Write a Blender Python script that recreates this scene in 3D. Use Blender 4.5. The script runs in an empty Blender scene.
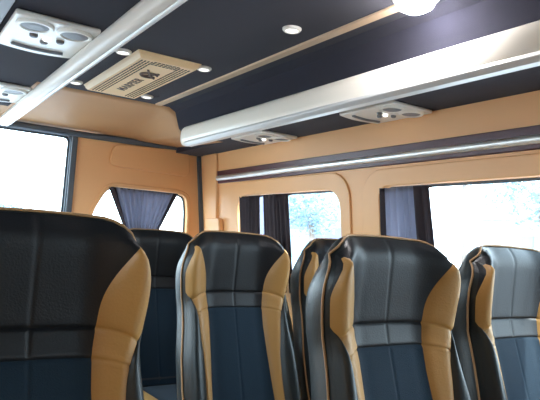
import bpy, bmesh, math, random
from mathutils import Vector, Matrix
random.seed(7)
S = bpy.context.scene
COL = S.collection
PI = math.pi
EZ = 1.08                      # eye height above the bus floor

# ---------------------------------------------------------------- camera
def make_camera():
    y, p, r = math.radians(33.7), math.radians(4.3), math.radians(3.4)
    F = Vector((math.sin(y)*math.cos(p), math.cos(y)*math.cos(p), math.sin(p)))
    R = Vector((math.cos(y), -math.sin(y), 0)); U = R.cross(F)
    R2 = R*math.cos(r) + U*math.sin(r); U2 = -R*math.sin(r) + U*math.cos(r)
    cd = bpy.data.cameras.new('camera'); co = bpy.data.objects.new('camera', cd); COL.objects.link(co)
    M = Matrix((R2, U2, -F)).transposed().to_4x4(); M.translation = Vector((0, 0, EZ))
    co.matrix_world = M
    cd.sensor_width = 36; cd.lens = 36*591/540; cd.clip_start = .01; cd.clip_end = 500
    S.camera = co
make_camera()

# ---------------------------------------------------------------- light
S.view_settings.view_transform = 'Standard'; S.view_settings.look = 'None'
S.view_settings.gamma = 1; S.view_settings.exposure = 0.68
try: S.view_settings.use_curve_mapping = False
except Exception: pass
SKY = 8.0
w = bpy.data.worlds.new('world'); S.world = w; w.use_nodes = True
nt = w.node_tree; bg = nt.nodes['Background']
tc = nt.nodes.new('ShaderNodeTexCoord'); sx = nt.nodes.new('ShaderNodeSeparateXYZ'); cr = nt.nodes.new('ShaderNodeValToRGB')
nt.links.new(tc.outputs['Generated'], sx.inputs[0]); nt.links.new(sx.outputs[2], cr.inputs[0]); nt.links.new(cr.outputs[0], bg.inputs[0])
cr.color_ramp.elements[0].color = (.80, .90, .96, 1); cr.color_ramp.elements[1].color = (.62, .82, 1, 1)
bg.inputs[1].default_value = SKY
sd = bpy.data.lights.new('sun', 'SUN'); sd.energy = 7; sd.angle = math.radians(1.5); sd.color = (1, .95, .86)
so = bpy.data.objects.new('sun', sd); COL.objects.link(so)
so.rotation_euler = Vector((-.30, .55, -.75)).to_track_quat('-Z', 'Y').to_euler()     # from front right, high
def portal(x, y, z, sx_, sy_, d):
    l = bpy.data.lights.new('window_portal', 'AREA'); l.shape = 'RECTANGLE'; l.size = sx_; l.size_y = sy_
    l.cycles.is_portal = True
    o = bpy.data.objects.new('window_portal', l); COL.objects.link(o); o.location = (x, y, z)
    o.rotation_euler = Vector(d).to_track_quat('-Z', 'Y').to_euler()

# ---------------------------------------------------------------- materials
def mat(name, col, rough=.6, metal=0, spec=.5, bump=0, bscale=200, var=0, vscale=6, coat=0, sheen=0, emit=None, es=0, trans=0):
    m = bpy.data.materials.new(name); m.use_nodes = True; n = m.node_tree; b = n.nodes['Principled BSDF']
    b.inputs['Roughness'].default_value = rough; b.inputs['Metallic'].default_value = metal
    b.inputs['Specular IOR Level'].default_value = spec
    b.inputs['Coat Weight'].default_value = coat; b.inputs['Sheen Weight'].default_value = sheen
    c = tuple(col)+(1,)
    t = n.nodes.new('ShaderNodeTexCoord')
    if var:
        no = n.nodes.new('ShaderNodeTexNoise'); no.inputs['Scale'].default_value = vscale; no.inputs['Detail'].default_value = 5
        n.links.new(t.outputs['Object'], no.inputs['Vector'])
        mx = n.nodes.new('ShaderNodeMix'); mx.data_type = 'RGBA'
        mx.inputs[6].default_value = tuple(max(0, v*(1-var)) for v in col)+(1,); mx.inputs[7].default_value = tuple(min(1, v*(1+var)) for v in col)+(1,)
        n.links.new(no.outputs[0], mx.inputs[0]); n.links.new(mx.outputs[2], b.inputs['Base Color'])
    else: b.inputs['Base Color'].default_value = c
    if bump:
        nb = n.nodes.new('ShaderNodeTexNoise'); nb.inputs['Scale'].default_value = bscale; nb.inputs['Detail'].default_value = 3
        n.links.new(t.outputs['Object'], nb.inputs['Vector'])
        bp = n.nodes.new('ShaderNodeBump'); bp.inputs['Strength'].default_value = bump; bp.inputs['Distance'].default_value = .002
        n.links.new(nb.outputs[0], bp.inputs['Height']); n.links.new(bp.outputs[0], b.inputs['Normal'])
    if emit: b.inputs['Emission Color'].default_value = tuple(emit)+(1,); b.inputs['Emission Strength'].default_value = es
    if trans:
        tr = n.nodes.new('ShaderNodeBsdfTranslucent'); tr.inputs[0].default_value = c
        ms = n.nodes.new('ShaderNodeMixShader'); ms.inputs[0].default_value = trans
        out = n.nodes['Material Output']
        n.links.new(b.outputs[0], ms.inputs[1]); n.links.new(tr.outputs[0], ms.inputs[2]); n.links.new(ms.outputs[0], out.inputs[0])
    return m
M = {}
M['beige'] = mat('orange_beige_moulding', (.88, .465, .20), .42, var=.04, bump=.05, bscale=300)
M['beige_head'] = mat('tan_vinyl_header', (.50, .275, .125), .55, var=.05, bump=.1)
M['carpet'] = mat('navy_ceiling_felt', (.014, .014, .027), .95, sheen=.06, bump=.4, bscale=500, var=.15, vscale=30)
M['seal'] = mat('grey_rubber_seal', (.085, .10, .12), .6)
M['dark'] = mat('black_plastic', (.02, .02, .024), .4)
M['leather'] = mat('black_leather', (.008, .009, .011), .45, bump=.3, bscale=260, spec=.28)
M['leather_side'] = mat('dark_green_leather', (.010, .014, .015), .38, bump=.3, bscale=260, spec=.42)
M['fabric'] = mat('navy_fabric', (.006, .018, .032), .8, spec=.2, sheen=.06, bump=.5, bscale=420, var=.1, vscale=40)
M['tan'] = mat('tan_leather', (.38, .20, .055), .5, bump=.3, bscale=200, var=.06)
M['piping'] = mat('tan_piping', (.36, .20, .085), .55)
M['alu'] = mat('brushed_aluminium', (.86, .85, .82), .38, metal=.75)
M['satin'] = mat('satin_silver', (.82, .82, .80), .42, metal=.35)
M['white'] = mat('white_plastic', (.88, .86, .80), .28, coat=.3)
M['cream'] = mat('pearl_cream_plastic', (.93, .88, .77), .3, coat=.2)
M['grey'] = mat('grey_plastic', (.20, .21, .23), .4)
M['maroon'] = mat('maroon_plastic', (.085, .028, .035), .35)
M['strip'] = mat('tan_trim_strip', (.70, .50, .33), .4)
M['acface'] = mat('cream_vent_plastic', (.92, .66, .36), .45)
M['acside'] = mat('brown_vent_side', (.40, .25, .13), .6)
M['slot'] = mat('dark_slot', (.03, .025, .025), .8)
M['ink'] = mat('brown_ink', (.13, .085, .07), .6)
M['curtain'] = mat('slate_curtain_cloth', (.31, .31, .37), .85, trans=.55, bump=.2, bscale=400)
M['curtain_dark'] = mat('dark_curtain_cloth', (.036, .024, .030), .85, trans=.06, bump=.2, bscale=400)
M['floor'] = mat('dark_floor_vinyl', (.06, .06, .065), .5, var=.1)
M['lens'] = mat('lamp_lens', (.9, .9, .88), .15, emit=(1, .97, .9), es=1.2)
M['lit'] = mat('lit_lamp', (1, 1, 1), .3, emit=(1, .97, 1), es=110)
M['asphalt'] = mat('asphalt', (.30, .30, .31), .9, var=.15, vscale=2)
M['leaf'] = mat('pale_leaf', (.26, .37, .42), .7, var=.25, vscale=3)
M['facade'] = mat('blue_grey_facade', (.15, .16, .25), .9, var=.4, vscale=1.2)
M['bark'] = mat('bark', (.28, .22, .18), .9, var=.2)
M['render'] = mat('pale_render', (.74, .74, .72), .9)
M['shutter'] = mat('blue_grey_window', (.22, .34, .40), .3)
M['carpaint'] = mat('blue_grey_car_paint', (.30, .40, .58), .25, coat=.6)
M['redpaint'] = mat('red_car_paint', (.65, .12, .14), .3, coat=.5)
M['tyre'] = mat('tyre', (.04, .04, .04), .8)
def glass_mat():
    m = bpy.data.materials.new('window_glass'); m.use_nodes = True; n = m.node_tree; n.nodes.clear()
    out = n.nodes.new('ShaderNodeOutputMaterial'); t = n.nodes.new('ShaderNodeBsdfTransparent'); g = n.nodes.new('ShaderNodeBsdfGlossy')
    t.inputs[0].default_value = (.90, .95, .97, 1); g.inputs[1].default_value = .02; ms = n.nodes.new('ShaderNodeMixShader'); ms.inputs[0].default_value = .04
    n.links.new(t.outputs[0], ms.inputs[1]); n.links.new(g.outputs[0], ms.inputs[2]); n.links.new(ms.outputs[0], out.inputs[0])
    return m
M['glass'] = glass_mat()

# ---------------------------------------------------------------- helpers
def link(name, bm, mats, parent=None, smooth=False, bevel=0, seg=2, sub=0, flat_angle=None):
    bmesh.ops.recalc_face_normals(bm, faces=bm.faces[:])
    me = bpy.data.meshes.new(name); bm.to_mesh(me); bm.free()
    for m in (mats if isinstance(mats, (list, tuple)) else [mats]): me.materials.append(M[m])
    if smooth:
        for p in me.polygons: p.use_smooth = True
    o = bpy.data.objects.new(name, me); COL.objects.link(o)
    if parent: o.parent = parent
    if bevel:
        b = o.modifiers.new('bevel', 'BEVEL'); b.width = bevel; b.segments = seg; b.limit_method = 'ANGLE'; b.angle_limit = math.radians(40)
        if smooth: b.harden_normals = True
    return o
def tag(o, label=None, cat=None, group=None, kind=None):
    if label: o['label'] = label
    if cat: o['category'] = cat
    if group: o['group'] = group
    if kind: o['kind'] = kind
    return o
def empty(name, loc=(0, 0, 0), rz=0, parent=None):
    o = bpy.data.objects.new(name, None); COL.objects.link(o); o.location = loc; o.rotation_euler = (0, 0, rz); o.empty_display_size = .1
    if parent: o.parent = parent
    return o
def copy_tree(o, parent=None):
    c = o.copy(); COL.objects.link(c); c.parent = parent
    for ch in list(o.children): copy_tree(ch, c)
    return c
def box(bm, x0, x1, y0, y1, z0, z1, mi=0):
    v = [bm.verts.new(p) for p in ((x0, y0, z0), (x1, y0, z0), (x1, y1, z0), (x0, y1, z0), (x0, y0, z1), (x1, y0, z1), (x1, y1, z1), (x0, y1, z1))]
    for f in ((0, 3, 2, 1), (4, 5, 6, 7), (0, 1, 5, 4), (1, 2, 6, 5), (2, 3, 7, 6), (3, 0, 4, 7)):
        bm.faces.new([v[i] for i in f]).material_index = mi
def prism(bm, sec, a, b, mi=0):
    """sec: list of 3D-callable section points p -> (axis value) ; sec = [(x,z)], extruded along Y from a to b"""
    A = [bm.verts.new((x, a, z)) for x, z in sec]; B = [bm.verts.new((x, b, z)) for x, z in sec]; n = len(sec)
    for i in range(n): bm.faces.new((A[i], A[(i+1) % n], B[(i+1) % n], B[i])).material_index = mi
    bm.faces.new(A).material_index = mi; bm.faces.new(B[::-1]).material_index = mi
def tube(bm, pts, r, n=8, cap=True, mi=0):
    pts = [Vector(p) for p in pts]; rings = []; up = None
    for i, p in enumerate(pts):
        t = (pts[min(i+1, len(pts)-1)]-pts[max(i-1, 0)]).normalized()
        if up is None: up = t.orthogonal().normalized()
        up = (up-t*up.dot(t)).normalized(); s = t.cross(up)
        rr = r[i] if isinstance(r, (list, tuple)) else r
        rings.append([bm.verts.new(p+(up*math.cos(2*PI*k/n)+s*math.sin(2*PI*k/n))*rr) for k in range(n)])
    for a, b in zip(rings, rings[1:]):
        for k in range(n): bm.faces.new((a[k], a[(k+1) % n], b[(k+1) % n], b[k])).material_index = mi
    if cap:
        bm.faces.new(rings[0][::-1]).material_index = mi; bm.faces.new(rings[-1]).material_index = mi
def lathe(bm, prof, c, axis='z', n=24, sx_=1, sy_=1, mi=0):
    rings = []
    for r, h in prof:
        rings.append([bm.verts.new((c[0]+r*math.cos(2*PI*k/n)*sx_, c[1]+r*math.sin(2*PI*k/n)*sy_, c[2]+h)) for k in range(n)])
    for a, b in zip(rings, rings[1:]):
        for k in range(n): bm.faces.new((a[k], a[(k+1) % n], b[(k+1) % n], b[k])).material_index = mi
    bm.faces.new(rings[0]).material_index = mi; bm.faces.new(rings[-1]).material_index = mi
def rrect(u0, u1, v0, v1, r, n=7):
    rs = r if isinstance(r, (list, tuple)) else [r]*4; out = []
    for (cu, cv, a0), q in zip(((u0, v0, PI), (u1, v0, 1.5*PI), (u1, v1, 0), (u0, v1, .5*PI)), rs):
        su = 1 if cu == u0 else -1; sv = 1 if cv == v0 else -1
        for k in range(n):
            a = a0+.5*PI*k/(n-1); out.append((cu+su*q+q*math.cos(a), cv+sv*q+q*math.sin(a)))
    return out
def round_poly(pts, r, n=6):
    out = []; N = len(pts)
    for i, p in enumerate(pts):
        p = Vector(p); a = Vector(pts[i-1])-p; b = Vector(pts[(i+1) % N])-p
        q = min(r, a.length*.45, b.length*.45); A = p+a.normalized()*q; B = p+b.normalized()*q
        for k in range(n):
            t = k/(n-1); out.append(tuple(A*(1-t)**2+p*2*t*(1-t)+B*t*t))
    return out
def slab(bm, outer, holes, f, thick, mi=0):
    """polygon with holes in (u,v), f(u,v,w)->xyz, w from 0 (visible face) to thick"""
    loops = [outer]+list(holes)
    tmp = bmesh.new(); edges = []; 
    for lp in loops:
        vs = [tmp.verts.new((u, v, 0)) for u, v in lp]
        edges += [tmp.edges.new((vs[i], vs[(i+1) % len(vs)])) for i in range(len(vs))]
    if holes: bmesh.ops.triangle_fill(tmp, edges=edges, use_beauty=True, use_dissolve=False)
    else: tmp.faces.new(tmp.verts[:])
    tmp.verts.index_update()
    co = [(v.co.x, v.co.y) for v in tmp.verts]; faces = [[v.index for v in fc.verts] for fc in tmp.faces]; tmp.free()
    A = [bm.verts.new(f(u, v, 0)) for u, v in co]; B = [bm.verts.new(f(u, v, thick)) for u, v in co]
    for fc in faces:
        bm.faces.new([A[i] for i in fc]).material_index = mi; bm.faces.new([B[i] for i in fc][::-1]).material_index = mi
    k = 0
    for lp in loops:
        n = len(lp)
        for i in range(n):
            a, b = k+i, k+(i+1) % n
            bm.faces.new((A[a], A[b], B[b], B[a])).material_index = mi
        k += n
def lerp_tab(tab, x):
    if x <= tab[0][0]: return tab[0][1]
    for (a, va), (b, vb) in zip(tab, tab[1:]):
        if x <= b:
            t = (x-a)/(b-a); return va+(vb-va)*t
    return tab[-1][1]
def sm(t): t = max(0, min(1, t)); return t*t*(3-2*t)

# ---------------------------------------------------------------- the bus shell
WXR = lambda z: 1.768-.118*(z-EZ)                       # right wall leans in towards the roof
YR = 3.40; YF = -2.0; XL = -.12; ZC = EZ+.668; ZS = EZ+.535
fR = lambda u, v, w_: (WXR(v)+w_, u, v)                 # u = along the bus, v = height
W1 = rrect(2.035, 2.94, .94, EZ+.268, [.07, .07, .09, .09])
W2 = rrect(.22, 1.785, .80, EZ+.266, [.07, .07, .05, .05])
W3 = rrect(-1.6, .02, .80, EZ+.266, .07)
bm = bmesh.new(); slab(bm, [(YF, 0), (YR+.02, 0), (YR+.02, ZS+.02), (YF, ZS+.02)], [W1, W2, W3], fR, .05)
tag(link('wall_right', bm, 'beige', bevel=.006, seg=3), kind='structure')
def window(n, hole, f, frame_t=.012, glass_w=.035, ring=.018, mat_='seal'):
    o = tag(empty('window_%d' % n), kind='structure')
    cu = sum(p[0] for p in hole)/len(hole); cv = sum(p[1] for p in hole)/len(hole)
    us = [p[0] for p in hole]; vs = [p[1] for p in hole]; hu = (max(us)-min(us))/2; hv = (max(vs)-min(vs))/2
    inner = [(cu+(u-cu)*(1-ring/hu), cv+(v-cv)*(1-ring/hv)) for u, v in hole]
    b = bmesh.new(); slab(b, hole, [inner], lambda u, v, w_: f(u, v, w_+.022), frame_t); link('window_frame', b, mat_, o)
    b = bmesh.new(); slab(b, [(cu+(u-cu)*.995, cv+(v-cv)*.995) for u, v in hole], [], lambda u, v, w_: f(u, v, w_+glass_w), .004); link('pane', b, 'glass', o)
    return o
window(1, W1, fR, ring=.008); window(2, W2, fR, ring=.010); window(3, W3, fR)
# raised moulded surround of each side window
for hole, out in ((W1, rrect(1.968, 3.02, .74, EZ+.345, .12)), (W2, rrect(.15, 1.888, .74, EZ+.338, .12))):
    bm = bmesh.new(); slab(bm, out, [hole], lambda u, v, w_: (WXR(v)-.010+w_, u, v), .012)
    tag(link('trim_%d' % (1 if hole is W1 else 2), bm, 'beige', bevel=.005, seg=3), kind='structure')
# rear right pillar, stepped
bm = bmesh.new()
slab(bm, round_poly([(3.155, EZ+.535), (3.165, EZ+.30), (3.19, EZ+.06), (3.19, .05), (3.335, .05), (3.335, EZ+.535)], .02), [], lambda u, v, w_: (WXR(v)-.018+w_, u, v), .035)
slab(bm, round_poly([(3.12, EZ+.14), (3.12, EZ-.3), (3.30, EZ-.3), (3.30, EZ+.14)], .02), [], lambda u, v, w_: (WXR(v)-.034+w_, u, v), .034)
tag(link('trim_3', bm, 'beige', bevel=.008, seg=3), kind='structure')

# left wall, unseen; windows added and resized for the light they let in
fL = lambda u, v, w_: (XL-w_, u, v)
L2 = rrect(.95, 1.65, .98, EZ+.30, .07); L3 = rrect(1.9, 3.1, .80, EZ+.34, .07)
bm = bmesh.new(); slab(bm, [(YF, 0), (YR+.02, 0), (YR+.02, ZS+.10), (YF, ZS+.10)], [L2, L3], fL, .05)
tag(link('wall_left', bm, 'beige', bevel=.006, seg=3), kind='structure')
window(4, L2, fL); window(5, L3, fL)
bm = bmesh.new(); box(bm, XL-.05, 1.83, YF, YR+.05, -.05, 0); tag(link('floor', bm, 'floor'), kind='structure')
# roof and headliner: centre field, fold down to the side ducts
bm = bmesh.new(); box(bm, .50, 1.20, YF, 2.775, ZC, ZC+.04)
tag(link('ceiling', bm, 'carpet'), kind='structure')
bm = bmesh.new()
prism(bm, [(1.20, ZC), (1.235, ZC-.02), (1.262, ZS+.03), (1.30, ZS), (1.74, ZS), (1.74, ZC+.04), (1.20, ZC+.04)], YF, 2.775)
prism(bm, [(1.53, ZS), (1.74, ZS), (1.74, ZC+.04), (1.53, ZC+.04)], 2.775, 3.40)
tag(link('ceiling_right', bm, 'carpet'), kind='structure')
bm = bmesh.new()
prism(bm, [(.50, ZC), (.475, ZC-.02), (.455, ZS+.03), (.445, ZS), (XL-.04, ZS+.01), (XL-.04, ZC+.04), (.50, ZC+.04)], YF, 2.775)
tag(link('ceiling_left', bm, 'carpet'), kind='structure')
bm = bmesh.new(); box(bm, .198, .228, YF, 2.775, ZS-.008, ZS+.005); tag(link('trim_4', bm, 'grey', bevel=.003), kind='structure')
# tan header sloping down from the ceiling to the rear doors
bm = bmesh.new()
n = 34; rows = []
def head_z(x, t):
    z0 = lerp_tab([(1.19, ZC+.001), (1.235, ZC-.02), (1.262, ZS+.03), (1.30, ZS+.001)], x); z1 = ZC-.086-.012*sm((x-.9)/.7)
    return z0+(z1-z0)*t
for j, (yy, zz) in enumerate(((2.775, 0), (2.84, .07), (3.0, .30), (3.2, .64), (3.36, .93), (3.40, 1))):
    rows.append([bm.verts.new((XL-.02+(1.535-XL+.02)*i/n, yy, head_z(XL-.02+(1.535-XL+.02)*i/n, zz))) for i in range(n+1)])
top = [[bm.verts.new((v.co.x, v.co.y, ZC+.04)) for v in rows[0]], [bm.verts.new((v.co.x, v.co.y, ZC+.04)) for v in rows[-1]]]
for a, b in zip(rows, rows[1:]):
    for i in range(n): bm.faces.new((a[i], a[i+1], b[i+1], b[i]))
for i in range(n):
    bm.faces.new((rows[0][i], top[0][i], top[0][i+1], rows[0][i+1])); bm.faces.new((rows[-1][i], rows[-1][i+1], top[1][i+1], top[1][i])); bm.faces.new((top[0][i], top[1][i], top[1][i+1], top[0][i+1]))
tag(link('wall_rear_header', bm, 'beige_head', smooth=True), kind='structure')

# rear wall: left leaf nearly all glass, right leaf panelled
fB = lambda u, v, w_: (u, YR+w_, v)
DL = round_poly([(-.06, .62), (.875, .62), (.885, EZ+.30), (.888, EZ+.545), (-.06, EZ+.545)], .03)
bm = bmesh.new(); slab(bm, [(XL-.04, 0), (.888+.012, 0), (.905, EZ+.57), (XL-.04, EZ+.57)], [DL], fB, .05)
dl = tag(link('door_1', bm, 'seal', bevel=.004), kind='structure')
window(6, DL, fB, ring=.012)
DR = round_poly([(1.03, .70), (1.03, EZ+.03), (1.045, EZ+.13), (1.125, EZ+.285), (1.565, EZ+.285), (1.625, EZ+.265), (1.64, EZ+.18), (1.655, .70)], .06)
bm = bmesh.new(); slab(bm, [(.900, 0), (1.775, 0), (1.755, EZ+.06), (1.69, EZ+.57), (.915, EZ+.57)], [DR], fB, .05)
tag(link('door_2', bm, 'beige', bevel=.010, seg=4), kind='structure')
window(7, DR, fB, ring=.010)
bm = bmesh.new()                                          # pressed upper panel of the right leaf
slab(bm, round_poly([(1.115, EZ+.405), (1.64, EZ+.395), (1.62, EZ+.56), (1.13, EZ+.535)], .05), [], lambda u, v, w_: (u, YR-.018+w_, v), .02)
tag(link('trim_5', bm, 'beige', bevel=.006, seg=3), kind='structure')
bm = bmesh.new(); slab(bm, round_poly([(1.01, .66), (1.01, EZ+.03), (1.025, EZ+.14), (1.11, EZ+.31), (1.575, EZ+.31), (1.65, EZ+.285), (1.665, EZ+.18), (1.68, .66)], .07), [DR], lambda u, v, w_: (u, YR-.010+w_, v), .012)
tag(link('trim_6', bm, 'beige', bevel=.006, seg=3), kind='structure')
# rubber seals: head of the doors, centre joint, corner joint
bm = bmesh.new()
pts = [(x, YR-.012, EZ+.562+.014*math.sin(PI*0)+.012*abs((x-.85)/.85)**2) for x in [XL+.02+i*(1.70-XL-.02)/20 for i in range(21)]]
tube(bm, pts, .019, 10); tag(link('trim_7', bm, 'seal', smooth=True), kind='structure')
bm = bmesh.new(); slab(bm, [(.882, 0), (.915, 0), (.925, EZ+.56), (.893, EZ+.56)], [], lambda u, v, w_: (u, YR-.016+w_, v), .02); tag(link('trim_8', bm, 'seal', bevel=.004), kind='structure')
bm = bmesh.new(); slab(bm, [(1.745, 0), (1.80, 0), (1.78, EZ+.06), (1.722, EZ+.56), (1.680, EZ+.56), (1.738, EZ+.06)], [], lambda u, v, w_: (u, YR-.02+w_, v), .02); tag(link('trim_9', bm, 'seal'), kind='structure')
# front of the bus, unseen: dash wall, windscreen opening shrunk to dim the seats
bm = bmesh.new(); slab(bm, [(XL-.04, 0), (1.83, 0), (1.75, ZC+.04), (XL-.04, ZC+.04)], [rrect(.30, 1.40, 1.05, 1.38, .08)], lambda u, v, w_: (u, YF-w_, v), .05)
tag(link('wall_front', bm, 'grey'), kind='structure')
window(8, rrect(.30, 1.40, 1.05, 1.38, .08), lambda u, v, w_: (u, YF-w_, v))
portal(.85, YF-.06, 1.215, 1.1, .33, (0, 1, 0)); portal(.41, YR+.07, 1.12, 1.0, 1.05, (0, -1, 0)); portal(1.34, YR+.07, 1.03, .66, .70, (0, -1, 0))
portal(XL-.07, 1.30, 1.18, .70, .40, (1, 0, 0)); portal(XL-.07, 2.5, 1.11, 1.2, .60, (1, 0, 0))
portal(1.86, 2.49, 1.07, .95, .58, (-1, 0, 0)); portal(1.86, 1.0, 1.07, 1.6, .58, (-1, 0, 0)); portal(1.86, -.8, 1.07, 1.6, .58, (-1, 0, 0))
# tan strip along the ceiling
bm = bmesh.new(); prism(bm, [(1.117, ZC+.002), (1.119, ZC-.007), (1.149, ZC-.007), (1.151, ZC+.002)], YF+.02, 2.76)
tag(link('trim_10', bm, 'strip'), kind='structure')

# ---------------------------------------------------------------- ducts
def duct(name, xc, zc, a, b, y0, y1, label, tilt=0, n=28):
    t = tag(empty(name, (xc, y1, zc)), label, 'overhead duct')
    y0, y1 = y0-y1, 0
    bm = bmesh.new(); rings = []
    st = [(y0, 1), (y1-.05, 1), (y1-.025, .97), (y1-.010, .90), (y1-.003, .78), (y1, .55)]
    for yy, s in st:
        r = []
        for k in range(n):
            th = 2*PI*k/n; cx, cz = math.cos(th), math.sin(th)
            px = a*s*math.copysign(abs(cx)**.75, cx); pz = b*s*math.copysign(abs(cz)**.75, cz)
            r.append(bm.verts.new((px*math.cos(tilt)-pz*math.sin(tilt), yy, px*math.sin(tilt)+pz*math.cos(tilt))))
        rings.append(r)
    for A, B in zip(rings, rings[1:]):
        for k in range(n): bm.faces.new((A[k], A[(k+1) % n], B[(k+1) % n], B[k]))
    bm.faces.new(rings[0]); bm.faces.new(rings[-1])
    return t, bm
t, bm = duct('overhead_duct', 1.250, EZ+.507, .030, .050, YF+.03, 2.675, 'long pearly white and silver tube duct under the ceiling on the window side')
link('duct_cover', bm, 'cream', t, smooth=True)
bm = bmesh.new(); prism(bm, [(-.028, -.030), (-.033, -.041), (-.018, -.053), (.012, -.053), (.018, -.044), (0, -.038)], YF+.04-2.675, -.06)
link('edge_rail', bm, 'satin', t, bevel=.003)
t, bm = duct('overhead_duct', .462, EZ+.500, .022, .024, YF+.03, 2.98, 'bright aluminium tube duct crossing the upper left corner', .4)
link('duct_cover', bm, 'white', t, smooth=True)
bm = bmesh.new(); prism(bm, [(.003, -.024), (.010, -.029), (.026, -.018), (.031, .003), (.026, .009), (.021, .0)], YF+.04-2.98, -.04)
link('edge_rail', bm, 'satin', t, bevel=.003)

# ---------------------------------------------------------------- overhead service panels (air nozzles + reading lamps)
def service_panel(cx, cy, mirror, label, group, first=None):
    if first is None:
        t = empty('service_panel', (0, 0, 0))
        bm = bmesh.new()
        pts = []
        N = 14
        for i in range(N+1):
            s = i/N; pts.append((-.105+.21*s, -.162-.0*math.sin(PI*s)))
        for i in range(N+1):
            s = i/N; pts.append((.105-.21*s, .128+.022*math.sin(PI*s)))
        slab(bm, pts, [], lambda u, v, w_: (u, v, -.014+w_), .014)
        link('cover_plate', bm, 'white', t, bevel=.006, seg=3)
        for sy in (-.052, .052):
            pass
        for sx_ in (-.048, .052):
            b = bmesh.new(); lathe(b, [(.026, 0), (.047, 0), (.047, -.004), (.043, -.008), (.037, -.008), (.034, -.005), (.026, -.003)], (sx_, -.108, -.014), n=28, sy_=1.0)
            noz = link('air_nozzle', b, 'white', t, smooth=False)
            b = bmesh.new(); lathe(b, [(.035, 0), (.035, -.005), (.018, -.007), (.004, -.007)], (sx_, -.108, -.014), n=24)
            link('nozzle_vane', b, 'grey', noz)
        for q, (px, py) in enumerate(((-.035, -.030), (0, -.022), (.035, -.025), (0, .010))):
            b = bmesh.new(); lathe(b, [(.011, 0), (.011, -.006), (.007, -.009), (.002, -.009)], (px, py, -.014), n=16, sx_=1, sy_=.8)
            link('button', b, 'grey' if q != 1 else 'lens', t)
        b = bmesh.new(); tube(b, [(-.070+.140*i/10, .082+.012*math.sin(PI*i/10), -.015) for i in range(11)], .007, 8)
        link('speaker_slot', b, 'grey', t, smooth=True)
    else: t = copy_tree(first)
    t.location = (cx, cy, ZS); t.rotation_euler = (0, 0, 0)
    if mirror: t.scale = (-1, 1, 1)
    tag(t, label, 'service panel', group)
    return t
g = 'overhead service panels'
sp = service_panel(.345, 1.675, False, 'white reading lamp and air nozzle panel filling the upper left corner', g)
service_panel(.345, 2.485, False, 'white air nozzle panel at the left picture edge, nearest the rear door', g, sp)
service_panel(1.575, 2.470, True, 'pale air nozzle panel under the silver duct, nearest the rear corner', g, sp)
service_panel(1.585, 1.640, True, 'pale air nozzle panel under the silver duct, above the second side window', g, sp)

# ---------------------------------------------------------------- ceiling vent housing with the lettering
ac = tag(empty('ceiling_vent', (.857, 2.33, ZC)), 'tan perforated ceiling vent cover with dark lettering', 'vent')
bm = bmesh.new()
def frust(bm, x0, x1, y0, y1, z0, i, z1, mi=0):
    a = [bm.verts.new(p) for p in ((x0, y0, z0), (x1, y0, z0), (x1, y1, z0), (x0, y1, z0))]
    b = [bm.verts.new(p) for p in ((x0+i, y0+i, z1), (x1-i, y0+i, z1), (x1-i, y1-i, z1), (x0+i, y1-i, z1))]
    for k in range(4): bm.faces.new((a[k], a[(k+1) % 4], b[(k+1) % 4], b[k])).material_index = mi
    bm.faces.new(a[::-1]).material_index = mi; bm.faces.new(b).material_index = mi
frust(bm, -.128, .128, -.335, .335, 0, .010, -.014)
link('housing', bm, 'acface', ac, bevel=.003)
bm = bmesh.new(); frust(bm, -.120, .120, -.327, .327, -.014, .010, -.024)
nr = 0
for j in range(4):                                         # slotted borders
    for sgn in (-1, 1):
        xx = sgn*(.056+.013*j)
        for k in range(24):
            yy = -.285+.0248*k
            box(bm, xx-.0026, xx+.0026, yy-.0090, yy+.0090, -.0252, -.0235, 1)
for j in range(3):
    for k in range(7):
        yy = -.300+.017*j; xx = -.045+.015*k
        box(bm, xx-.0055, xx+.0055, yy-.0035, yy+.0035, -.0252, -.0235, 1)
link('grille_face', bm, ['acface', 'slot'], ac)
def text(body, size, loc, xdir, ydir, m, parent, name, ext=.0006, shear=.25):
    cu = bpy.data.curves.new(name, 'FONT'); cu.body = body; cu.size = size; cu.extrude = ext; cu.align_x = 'CENTER'; cu.align_y = 'CENTER'; cu.shear = shear; cu.space_character = 1.15; cu.offset = size*.012
    tmp = bpy.data.objects.new(name, cu); COL.objects.link(tmp)
    me = bpy.data.meshes.new_from_object(tmp.evaluated_get(bpy.context.evaluated_depsgraph_get())); bpy.data.objects.remove(tmp)
    me.materials.clear(); me.materials.append(M[m])
    o = bpy.data.objects.new(name, me); COL.objects.link(o); o.parent = parent
    X = Vector(xdir); Y = Vector(ydir); R = Matrix((X, Y, X.cross(Y))).transposed().to_4x4(); R.translation = Vector(loc); o.matrix_local = R
    return o
text('MARPIER', .054, (0, .085, -.0248), (0, -1, 0), (-1, 0, 0), 'ink', ac, 'lettering')
bm = bmesh.new()
tube(bm, [(.032*math.cos(a), -.125+.032*math.sin(a), -.0250) for a in [i*PI*1.7/20+.5 for i in range(21)]], .006, 6)
tube(bm, [(.034, -.090, -.0250), (.004, -.125, -.0250), (-.030, -.190, -.0250)], .005, 6)
tube(bm, [(-.020, -.105, -.0250), (.010, -.135, -.0250), (.026, -.165, -.0250)], .005, 6)
link('emblem', bm, 'ink', ac)

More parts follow.
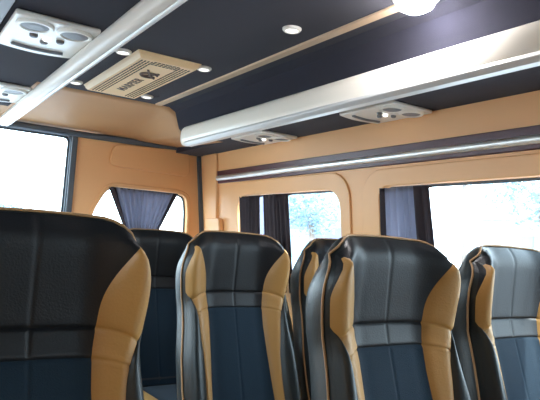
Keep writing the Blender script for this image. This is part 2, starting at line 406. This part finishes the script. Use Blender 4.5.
# ---------------------------------------------------------------- ceiling spotlights
def spot(x, y, label, first=None):
    if first is None:
        t = empty('ceiling_spotlight')
        bm = bmesh.new(); lathe(bm, [(.012, 0), (.030, 0), (.030, -.004), (.025, -.009), (.020, -.009), (.019, -.004), (.012, -.004)], (0, 0, 0), n=28); link('bezel', bm, 'white', t)
        bm = bmesh.new(); lathe(bm, [(.0195, -.002), (.0195, -.006), (.012, -.0085), (.003, -.0095)], (0, 0, 0), n=24); link('lens', bm, 'lens', t)
    else: t = copy_tree(first)
    t.location = (x, y, ZC); return tag(t, label, 'ceiling light', 'small round ceiling spotlights')
s0 = spot(.697, 2.06, 'small round spotlight between the left duct and near end of the vent')
spot(.689, 2.636, 'small round spotlight between the left duct and far end of the vent', s0)
spot(1.012, 2.034, 'small round spotlight at the near right corner of the ceiling vent', s0)
spot(1.025, 2.641, 'small round spotlight at the far right corner of the ceiling vent', s0)
spot(1.018, 1.461, 'lone small round spotlight on dark ceiling above the long duct', s0)
# the lamp that is switched on
t = tag(empty('ceiling_lamp', (1.12, 1.05, ZC)), 'glaring lit ceiling lamp at the top edge of the picture', 'ceiling light')
bm = bmesh.new(); lathe(bm, [(.050, 0), (.062, 0), (.062, -.008), (.055, -.014), (.050, -.014)], (0, 0, 0), n=32); link('bezel', bm, 'white', t)
bm = bmesh.new(); lathe(bm, [(.050, -.002), (.050, -.016), (.044, -.030), (.030, -.039), (.012, -.043), (.002, -.044)], (0, 0, 0), n=32); link('diffuser', bm, 'lit', t, smooth=True)

# ---------------------------------------------------------------- curtain rail along the side windows
t = tag(empty('curtain_rail', (WXR(EZ+.39), .6, EZ+.39)), 'polished silver rail on a maroon strip above the side windows', 'rail')
bm = bmesh.new()
def wallsec(z0, z1, w0, w1): return [(WXR(EZ+z0)-w0-WXR(EZ+.39), z0-.39), (WXR(EZ+z1)-w0-WXR(EZ+.39), z1-.39), (WXR(EZ+z1)-w1-WXR(EZ+.39), z1-.39), (WXR(EZ+z0)-w1-WXR(EZ+.39), z0-.39)]
prism(bm, wallsec(.350, .425, -.002, .012), YF+.1-.6, 3.155-.6); link('backing_strip', bm, 'maroon', t, bevel=.003)
bm = bmesh.new()
sec = [(WXR(EZ+.382)-WXR(EZ+.39)-.012+.0-.014*math.sin(a)*1.0, -.009+.015*math.cos(a)) for a in [PI*i/12 for i in range(13)]]
prism(bm, sec, YF+.12-.6, 3.150-.6); link('metal_rail', bm, 'alu', t, smooth=False)

# ---------------------------------------------------------------- curtains
def curtain(name, f, top, bot, zt, zb, folds, amp, m, label, waist=None, group='dark pleated window curtains', fold_shades=()):
    """top/bot = (u0,u1) extents; waist=(z,u0,u1) pinches it"""
    t = tag(empty(name, f((top[0]+top[1])/2, zt, 0)), label, 'curtain', group); base = Vector(t.location)
    nu = folds*8; nv = 22
    rnd = random.Random(folds*7+int(zb*100)); ph = [rnd.uniform(-.6, .6) for _ in range(folds+2)]
    def P(s, v):
        z = zt+(zb-zt)*v
        a0, a1 = top[0]+(bot[0]-top[0])*v, top[1]+(bot[1]-top[1])*v
        if waist:
            wz, b0, b1 = waist
            if z > wz: k = sm((zt-z)/(zt-wz))**.8; k = (zt-z)/(zt-wz); a0, a1 = top[0]+(b0-top[0])*k, top[1]+(b1-top[1])*k
            else: k = sm((wz-z)/(wz-zb)); a0, a1 = b0+(bot[0]-b0)*k, b1+(bot[1]-b1)*k
        j = s*folds; q = j+.18*math.sin(2*PI*s*2.3+ph[0])
        d = amp*math.sin(2*PI*q)*(.8+.35*math.sin(5*s+ph[1]+1.5*v))
        d += amp*.25*math.sin(4*PI*q+ph[2]*3+v*2)
        return Vector(f(a0+(a1-a0)*s, z, d-.012))-base
    def sheet(nm, s0, s1, mm, off=0):
        bm = bmesh.new(); nn = max(4, int(nu*(s1-s0)))
        G = [[bm.verts.new(P(s0+(s1-s0)*i/nn, v/nv)+Vector(f(0, 0, off))-Vector(f(0, 0, 0))) for i in range(nn+1)] for v in range(nv+1)]
        for a, b in zip(G, G[1:]):
            for i in range(nn): bm.faces.new((a[i], a[i+1], b[i+1], b[i]))
        o = link(nm, bm, mm, t, smooth=True); sd_ = o.modifiers.new('thickness', 'SOLIDIFY'); sd_.thickness = .0012
    sheet('curtain_cloth', 0, 1, m)
    for a, b in fold_shades: sheet('fold_shade', a, b, 'curtain_dark', -.004)  # dark strips paint the shade of the bunched folds at the curtain ends
    bm = bmesh.new(); tube(bm, [Vector(f(top[0]-.005, zt-.004, .0))-base, Vector(f(top[1]+.005, zt-.004, .0))-base], .004, 8); link('curtain_rod', bm, 'dark', t)
    return t
fC = lambda u, v, w_: (WXR(v)+.004+w_, u, v)
curtain('curtain', fC, (2.705, 2.915), (2.73, 2.93), EZ+.262, .84, 6, .008, 'curtain_dark', 'narrow dark curtain at the rear edge of the first side window', group='dark curtains of the first side window')
curtain('curtain', fC, (2.435, 2.665), (2.42, 2.675), EZ+.262, .84, 7, .008, 'curtain_dark', 'dark curtain in the middle of the first side window, right of the bright gap', group='dark curtains of the first side window')
curtain('curtain', fC, (1.520, 1.782), (1.485, 1.790), EZ+.258, .84, 8, .008, 'curtain', 'slate curtain drawn aside at the left of the large side window', fold_shades=((0, .30), (.86, 1)), group=None)
fD = lambda u, v, w_: (u, YR-.002+w_, v)
c = curtain('curtain', fD, (1.123, 1.565), (1.15, 1.52), EZ+.281, .74, 12, .013, 'curtain', 'slate curtain gathered at the waist in the rear door window', waist=(EZ-.02, 1.265, 1.425), fold_shades=((0, .10), (.93, 1)), group=None)
bm = bmesh.new(); q = Vector(c.location)
tube(bm, [(1.345+.085*math.cos(a)-q.x, YR-.014+.022*math.sin(a)-q.y, EZ-.02-q.z) for a in [2*PI*i/24 for i in range(25)]], .008, 8); link('tie_band', bm, 'curtain_dark', c)

# ---------------------------------------------------------------- seats
ZB = .47; ZT = 1.110; ZM = .91
Wt = [(.47, .205), (.60, .212), (.72, .208), (.82, .196), (.89, .191), (.95, .199), (1.0, .205), (1.04, .205), (1.07, .199), (1.09, .190), (1.11, .176)]
BI = [(.47, .125), (.62, .115), (.71, .110), (.80, .106), (.87, .108), (.91, .114), (.95, .117), (.98, .124), (1.01, .137), (1.04, .153), (1.07, .167), (1.095, .176), (1.11, .181)]
BO = [(.47, .150), (.62, .146), (.71, .148), (.78, .156), (.83, .160), (.87, .168), (.91, .182), (.945, .202)]
def smooth_tab(tab, z, h=.012): return (lerp_tab(tab, z-h)+2*lerp_tab(tab, z)+lerp_tab(tab, z+h))/4
def Wz(z): return smooth_tab(Wt, z, .02)
def zt(u): u = abs(u); return ZT-.008*u*u-.038*max(0, (u-.62)/.38)**2.3
def base_y(z):
    d = ZM-z
    return -.07*(z-ZM) if z > ZM+.04 else (-.07*.04+.0 if d < -.04 else -.0028*sm(1-(d+.04)/.08)-.30*max(0, d)+.30*.03*sm(d/.06)*0)
def front(u, z):
    W_ = Wz(z); x = u*W_; a = abs(x)
    y = base_y(z)-.060*sm((a-.080)/.120)
    k = max(0, (abs(u)-.86)/.14); y += .030*k**2.2
    kt = max(0, (z-(ZT-.055))/.055); y += .028*kt**2.2
    return x, y
GR = (.91, .857)
rowz = sorted(set([round(ZB+(ZT-ZB)*i/46, 4) for i in range(47)]+[round(g_+d, 4) for g_ in GR for d in (-.010, -.006, -.003, 0, .003, .006, .010)]))
def P3(u, zn, groove=0, puff=0, off=0):
    v = (zn-ZB)/(ZT-ZB); x, y = front(u, zn); z = ZB+v*(zt(u)-ZB)
    return Vector((x, y+groove-puff+off, z))
def region(lo, hi, z0, z1, side, ncol, puff, centre=False, hs=GR, fold=0):
    bm = bmesh.new(); zz = [z for z in rowz if z0-1e-6 <= z <= z1+1e-6]; G = []
    if centre: cols = sorted(set([round(i/ncol, 4) for i in range(ncol+1)]+[.5-.028, .5-.014, .5, .5+.014, .5+.028]))
    else: cols = [i/ncol for i in range(ncol+1)]
    for z in zz:
        W_ = Wz(z); a, b = lo(z)/W_, hi(z)/W_; a = max(-1, min(1, a)); b = max(-1, min(1, b)); r = []
        for c_ in cols:
            u = a+(b-a)*c_
            g_ = .0030*max([math.exp(-((z-h)/.0035)**2) for h in hs]+[0])
            if centre: g_ = max(g_, .0022*math.exp(-((c_-.5)/.016)**2))
            e = min(1, 4*c_*(1-c_)*1.6)*min(1, abs(b-a)*W_/.02)
            pf = puff*e
            if fold: pf += fold*math.sin(z*190+c_*3)*math.exp(-((z-.88)/.05)**2)*e
            r.append(bm.verts.new(P3(u*side, z, g_, pf)))
        G.append(r)
    for A, B in zip(G, G[1:]):
        for i in range(len(cols)-1):
            if (A[i].co-A[i+1].co).length < 1e-4 and (B[i].co-B[i+1].co).length < 1e-4: continue
            bm.faces.new((A[i], A[i+1], B[i+1], B[i]))
    bmesh.ops.remove_doubles(bm, verts=bm.verts[:], dist=1e-5)
    for v in [v for v in bm.verts if not v.link_faces]: bm.verts.remove(v)
    return bm
def bI(z): return min(smooth_tab(BI, z), Wz(z)-.003)
BT = [(1.0, .206), (1.03, .203), (1.055, .196), (1.08, .184), (1.11, .1765)]
def bO(z): return min(smooth_tab(BO, z), Wz(z)) if z < .945 else (Wz(z) if z < 1.0 else max(bI(z)+.0005, min(Wz(z), smooth_tab(BT, z, .006))))
def make_seat():
    t = empty('passenger_seat')
    neg = lambda f: (lambda z: -f(z))
    link('head_panel', region(neg(bI), bI, ZM, ZT, 1, 26, .004, True, hs=(ZM,)), 'leather', t, smooth=True)
    link('lumbar_panel', region(neg(bI), bI, GR[1], ZM, 1, 22, .0015, True), 'leather', t, smooth=True)
    link('back_panel', region(neg(bI), bI, ZB, GR[1], 1, 22, .004, True), 'fabric', t, smooth=True)
    for s in (-1, 1):
        tag(link('bolster', region(bI, bO, ZB, 1.101, s, 8, .007, fold=.0016), 'tan', t, smooth=True), 'tan leather side bolster')
        link('lower_bolster', region(bO, Wz, ZB, .95, s, 8, .009, hs=()), 'leather_side', t, smooth=True)
        link('shoulder_panel', region(bO, Wz, 1.0, ZT, s, 5, .002, hs=()), 'leather', t, smooth=True)
        link('tip_panel', region(bI, bO, 1.10, ZT, s, 3, 0, hs=()), 'leather', t, smooth=True)
    # shell: inset front sheet, back sheet, and a rolled rim between them
    bm = bmesh.new(); zz = [ZB+(ZT-ZB)*i/36 for i in range(37)]; NU = 24
    def D(z): return .105-.035*sm((z-.98)/.14)
    Fg = [[P3(-1+2*i/NU, z, off=.006) for i in range(NU+1)] for z in zz]
    Bg = []
    for z in zz:
        r = []
        for i in range(NU+1):
            u = -1+2*i/NU; p = P3(u, z); y = base_y(z)+D(z)*(.72+.28*(1-abs(u)**5))
            r.append(Vector((p.x*.93, y, p.z-.012*sm((z-1.0)/.12))))
        Bg.append(r)
    vf = [[bm.verts.new(p) for p in r] for r in Fg]; vb = [[bm.verts.new(p) for p in r] for r in Bg]
    for G, fl in ((vf, 0), (vb, 1)):
        for A, B in zip(G, G[1:]):
            for i in range(NU): bm.faces.new((A[i], A[i+1], B[i+1], B[i]))
    ids = [(j, 0) for j in range(len(zz))]+[(len(zz)-1, i) for i in range(1, NU+1)]+[(j, NU) for j in range(len(zz)-2, -1, -1)]
    nrm = []
    for j, i in ids:
        if 0 < j < len(zz)-1 or j == 0: nrm.append(Vector((-1 if i == 0 else 1, 0, 0)))
        else:
            u = -1+2*i/NU; nrm.append(Vector((u**5, 0, 1.0)).normalized())
    raw = []
    for q_ in range(len(ids)):
        a_ = Fg[ids[max(q_-3, 0)][0]][ids[max(q_-3, 0)][1]]; b_ = Fg[ids[min(q_+3, len(ids)-1)][0]][ids[min(q_+3, len(ids)-1)][1]]
        raw.append(Vector((-(b_.z-a_.z), 0, b_.x-a_.x)).normalized())
    nrm = raw
    K = 7; prev = [vf[j][i] for j, i in ids]
    for k in range(1, K+1):
        s = k/K
        if k == K: cur = [vb[j][i] for j, i in ids]
        else: cur = [bm.verts.new(Fg[j][i].lerp(Bg[j][i], s)+nrm[q_]*.010*math.sin(PI*s)**.8) for q_, (j, i) in enumerate(ids)]
        for a in range(len(ids)-1): bm.faces.new((prev[a], prev[a+1], cur[a+1], cur[a]))
        prev = cur
    bmesh.ops.contextual_create(bm, geom=[])
    be = [e for e in bm.edges if e.is_boundary]; bmesh.ops.holes_fill(bm, edges=be, sides=0)
    link('back_shell', bm, 'leather_side', t, smooth=True)
    # piping along the outline of the cover
    pp = []
    for q_, (j, i) in enumerate(ids):
        p = Fg[j][i].lerp(Bg[j][i], .14)+nrm[q_]*.0075; pp.append(p)
    bm = bmesh.new(); tube(bm, pp, .0030, 7); link('piping', bm, 'piping', t, smooth=True)
    # cushion, frame, pedestal
    bm = bmesh.new()
    def cush(x0, x1, y0, y1, z0, z1, nn=10):
        b2 = bmesh.new(); bmesh.ops.create_cube(b2, size=2)
        bmesh.ops.subdivide_edges(b2, edges=b2.edges[:], cuts=nn, use_grid_fill=True)
        for v in b2.verts:
            x, y, z = v.co; k = lambda a, e: math.copysign(1-(1-abs(a))**1, a)
            r = (abs(x)**8+abs(y)**8+abs(z)**4)**(1/8) if True else 1
            x, y, z = x/max(r, 1), y/max(r, 1), z/max((abs(x)**6+abs(y)**6+abs(z)**6)**(1/6), 1)
            v.co = ((x0+x1)/2+x*(x1-x0)/2, (y0+y1)/2+y*(y1-y0)/2, (z0+z1)/2+z*(z1-z0)/2)
        return b2
    link('cushion', cush(-.135, .135, -.60, -.13, .36, .475), 'fabric', t, smooth=True)
    for s in (-1, 1): link('cushion_bolster', cush(min(s*.130, s*.212), max(s*.130, s*.212), -.59, -.13, .35, .495), 'tan', t, smooth=True)
    bm = bmesh.new(); box(bm, -.20, .20, -.57, -.06, .30, .362); box(bm, -.19, .19, -.13, -.06, .35, .50); link('seat_frame', bm, 'dark', t, bevel=.008)
    for s in (-1, 1):
        bm = bmesh.new(); tube(bm, [(s*.15, -.50, 0), (s*.15, -.48, .31)], .018, 10); tube(bm, [(s*.15, -.10, 0), (s*.15, -.14, .31)], .018, 10); box(bm, s*.15-.025, s*.15+.025, -.55, -.06, 0, .012)
        link('leg', bm, 'dark', t)
    bm = bmesh.new(); tube(bm, [(.205, -.16, .42), (.228, -.17, .42), (.232, -.24, .44)], .009, 8); link('recline_lever', bm, 'dark', t)
    return t
proto = make_seat()
G1 = 'black and tan passenger seats'
seats = [(.243, 1.10, 'large near seat at the left edge, black leather with tan bolsters'),
         (1.043, 1.035, 'front seat right of centre, below the pillar between the side windows'),
         (1.540, 1.035, 'rightmost seat by the wall, cut by the right picture edge'),
         (1.062, 1.79, 'middle seat in the second row, below the first side window'),
         (1.535, 1.775, 'second row window seat mostly hidden behind the centre right seat'),
         (1.060, 2.47, 'dark third row seat seen between the left and middle seats'),
         (1.530, 2.45, 'third row window seat barely seen in the gap right of the middle seat')]
for i, (x, y, lb) in enumerate(seats):
    o = proto if i == 0 else copy_tree(proto)
    o.location = (x, y, 0); tag(o, lb, 'seat', G1)

# ---------------------------------------------------------------- outside
bm = bmesh.new(); box(bm, -40, 60, -40, 60, -.75, -.65); tag(link('ground', bm, 'asphalt'), kind='structure')
def tree(x, y, h, r, label, seed):
    rnd = random.Random(seed); t = tag(empty('tree', (x, y, -.65)), label, 'tree', 'pale trees outside the windows')
    bm = bmesh.new(); tube(bm, [(0, 0, 0), (.1, 0, h*.3), (0, .1, h*.62)], [.16, .13, .08], 8); link('trunk', bm, 'bark', t, smooth=True)
    bm = bmesh.new()
    for k in range(2600):
        a, b = rnd.uniform(0, 2*PI), math.acos(rnd.uniform(-1, 1)); q_ = r*rnd.uniform(.45, 1)*(1+.25*math.sin(3*a+seed)*math.sin(2*b))
        c_ = Vector((q_*math.sin(b)*math.cos(a), q_*math.sin(b)*math.sin(a), h*.68+q_*.8*math.cos(b)))
        d = Vector((rnd.gauss(0, 1), rnd.gauss(0, 1), rnd.gauss(0, 1))).normalized(); e = d.orthogonal().normalized(); s = r*rnd.uniform(.035, .075)
        bm.faces.new([bm.verts.new(c_+d*s), bm.verts.new(c_+e*s*.6), bm.verts.new(c_-d*s), bm.verts.new(c_-e*s*.6)])
    link('foliage', bm, 'leaf', t)
tree(13.0, 7.9, 5.6, 1.7, 'pale green tree behind the right end of the large side window', 1)
tree(19.5, 15.2, 7.6, .9, 'faint small crowned tree seen high in the large side window', 2)
tree(12.3, 15.8, 4.6, 1.3, 'pale tree seen through the first side window', 3)
tree(3.1, 19.0, 3.0, 1.0, 'faint teal bush beyond the left rear door glass', 4)
def house(x, y, sx_, sy_, h, label):
    t = tag(empty('building', (x, y, -.65)), label, 'building')
    bm = bmesh.new(); box(bm, -sx_/2, sx_/2, -sy_/2, sy_/2, 0, h); link('wall', bm, 'render', t)
    bm = bmesh.new(); prism(bm, [(-sx_/2-.3, h), (sx_/2+.3, h), (0, h+1.4)], -sy_/2-.3, sy_/2+.3); link('roof', bm, 'grey', t)
    for k in range(int(sy_/2)):
        bm = bmesh.new(); yy = -sy_/2+1+2*k; box(bm, -sx_/2-.04, -sx_/2+.02, yy-.4, yy+.4, 1.3, 2.5)
        box(bm, -sx_/2-.06, -sx_/2-.03, yy-.03, yy+.03, 1.3, 2.5); link('window', bm, 'shutter', t)
def facade(x, y, rz, L, h, label):
    t = tag(empty('building', (x, y, -.65), rz), label, 'building')
    bm = bmesh.new(); box(bm, -L/2, L/2, 0, 4, 0, h); link('wall', bm, 'facade', t)
    bm = bmesh.new(); box(bm, -L/2-.2, L/2+.2, -.3, 4.2, h, h+.2); link('roof', bm, 'grey', t)
    for k in range(int(L/2.5)):
        for q_ in (1.0, 3.8):
            xx = -L/2+1.3+2.5*k; bm = bmesh.new(); box(bm, xx-.5, xx+.5, -.04, .02, q_, q_+1.4); w_ = link('window', bm, 'shutter', t)
            bm = bmesh.new(); box(bm, xx-.58, xx+.58, -.08, .02, q_-.1, q_); link('sill', bm, 'render', w_)
facade(13.6, 19.4, -.62, 6, 6.0, 'blue grey building in shade seen through the first side window')
house(20, 8.5, 5, 9, 3.0, 'pale low building with blue grey windows outside the large side window')
def car(x, y, rz, m, label):
    t = tag(empty('car', (x, y, -.65), rz), label, 'car', 'cars parked outside the first side window')
    prof = [(-2.1, .35), (-2.15, .75), (-1.9, .95), (-1.35, 1.0), (-.8, 1.42), (.6, 1.45), (1.3, 1.02), (2.0, .88), (2.15, .6), (2.1, .35)]
    bm = bmesh.new(); A = [bm.verts.new((a, -.82 if b < 1.1 else -.66, b)) for a, b in prof]; B = [bm.verts.new((a, .82 if b < 1.1 else .66, b)) for a, b in prof]
    for i in range(len(prof)): j = (i+1) % len(prof); bm.faces.new((A[i], A[j], B[j], B[i]))
    bm.faces.new(A); bm.faces.new(B[::-1]); link('body', bm, m, t, bevel=.08, seg=3)
    bm = bmesh.new()
    for s in (-1, 1):
        q_ = [(-1.15, 1.03), (-.75, 1.36), (.52, 1.38), (1.05, 1.05)]
        A = [bm.verts.new((a, s*(.835-.42*(b-1.0)), b)) for a, b in q_]; bm.faces.new(A)
        A2 = [bm.verts.new((a, s*(.80-.42*(b-1.0)), b)) for a, b in q_]; bm.faces.new(A2)
        for i in range(4): bm.faces.new((A[i], A[(i+1) % 4], A2[(i+1) % 4], A2[i]))
    link('side_window', bm, 'shutter', t)
    for a in (-1.35, 1.35):
        for s in (-1, 1):
            bm = bmesh.new(); tube(bm, [(a, s*.66, .32), (a, s*.86, .32)], .32, 20); link('wheel', bm, 'tyre', t)
car(8.6, 10.6, 1.35, 'carpaint', 'blue grey car outside the first side window')
car(10.9, 10.2, 1.35, 'redpaint', 'reddish car beside the blue grey one, at the right edge of the window')
for x, y, lb in ((9.0, 14.6, 'left pale pole outside the first side window'), (9.9, 14.4, 'right pale pole outside the first side window')):
    t = tag(empty('pole', (x, y, -.65)), lb, 'pole', 'poles outside the first side window')
    bm = bmesh.new(); tube(bm, [(0, 0, 0), (0, 0, 4.5)], .10, 12); link('shaft', bm, 'render', t); bm = bmesh.new(); box(bm, -.2, .2, -.2, .2, 0, .15); link('base_block', bm, 'render', t)
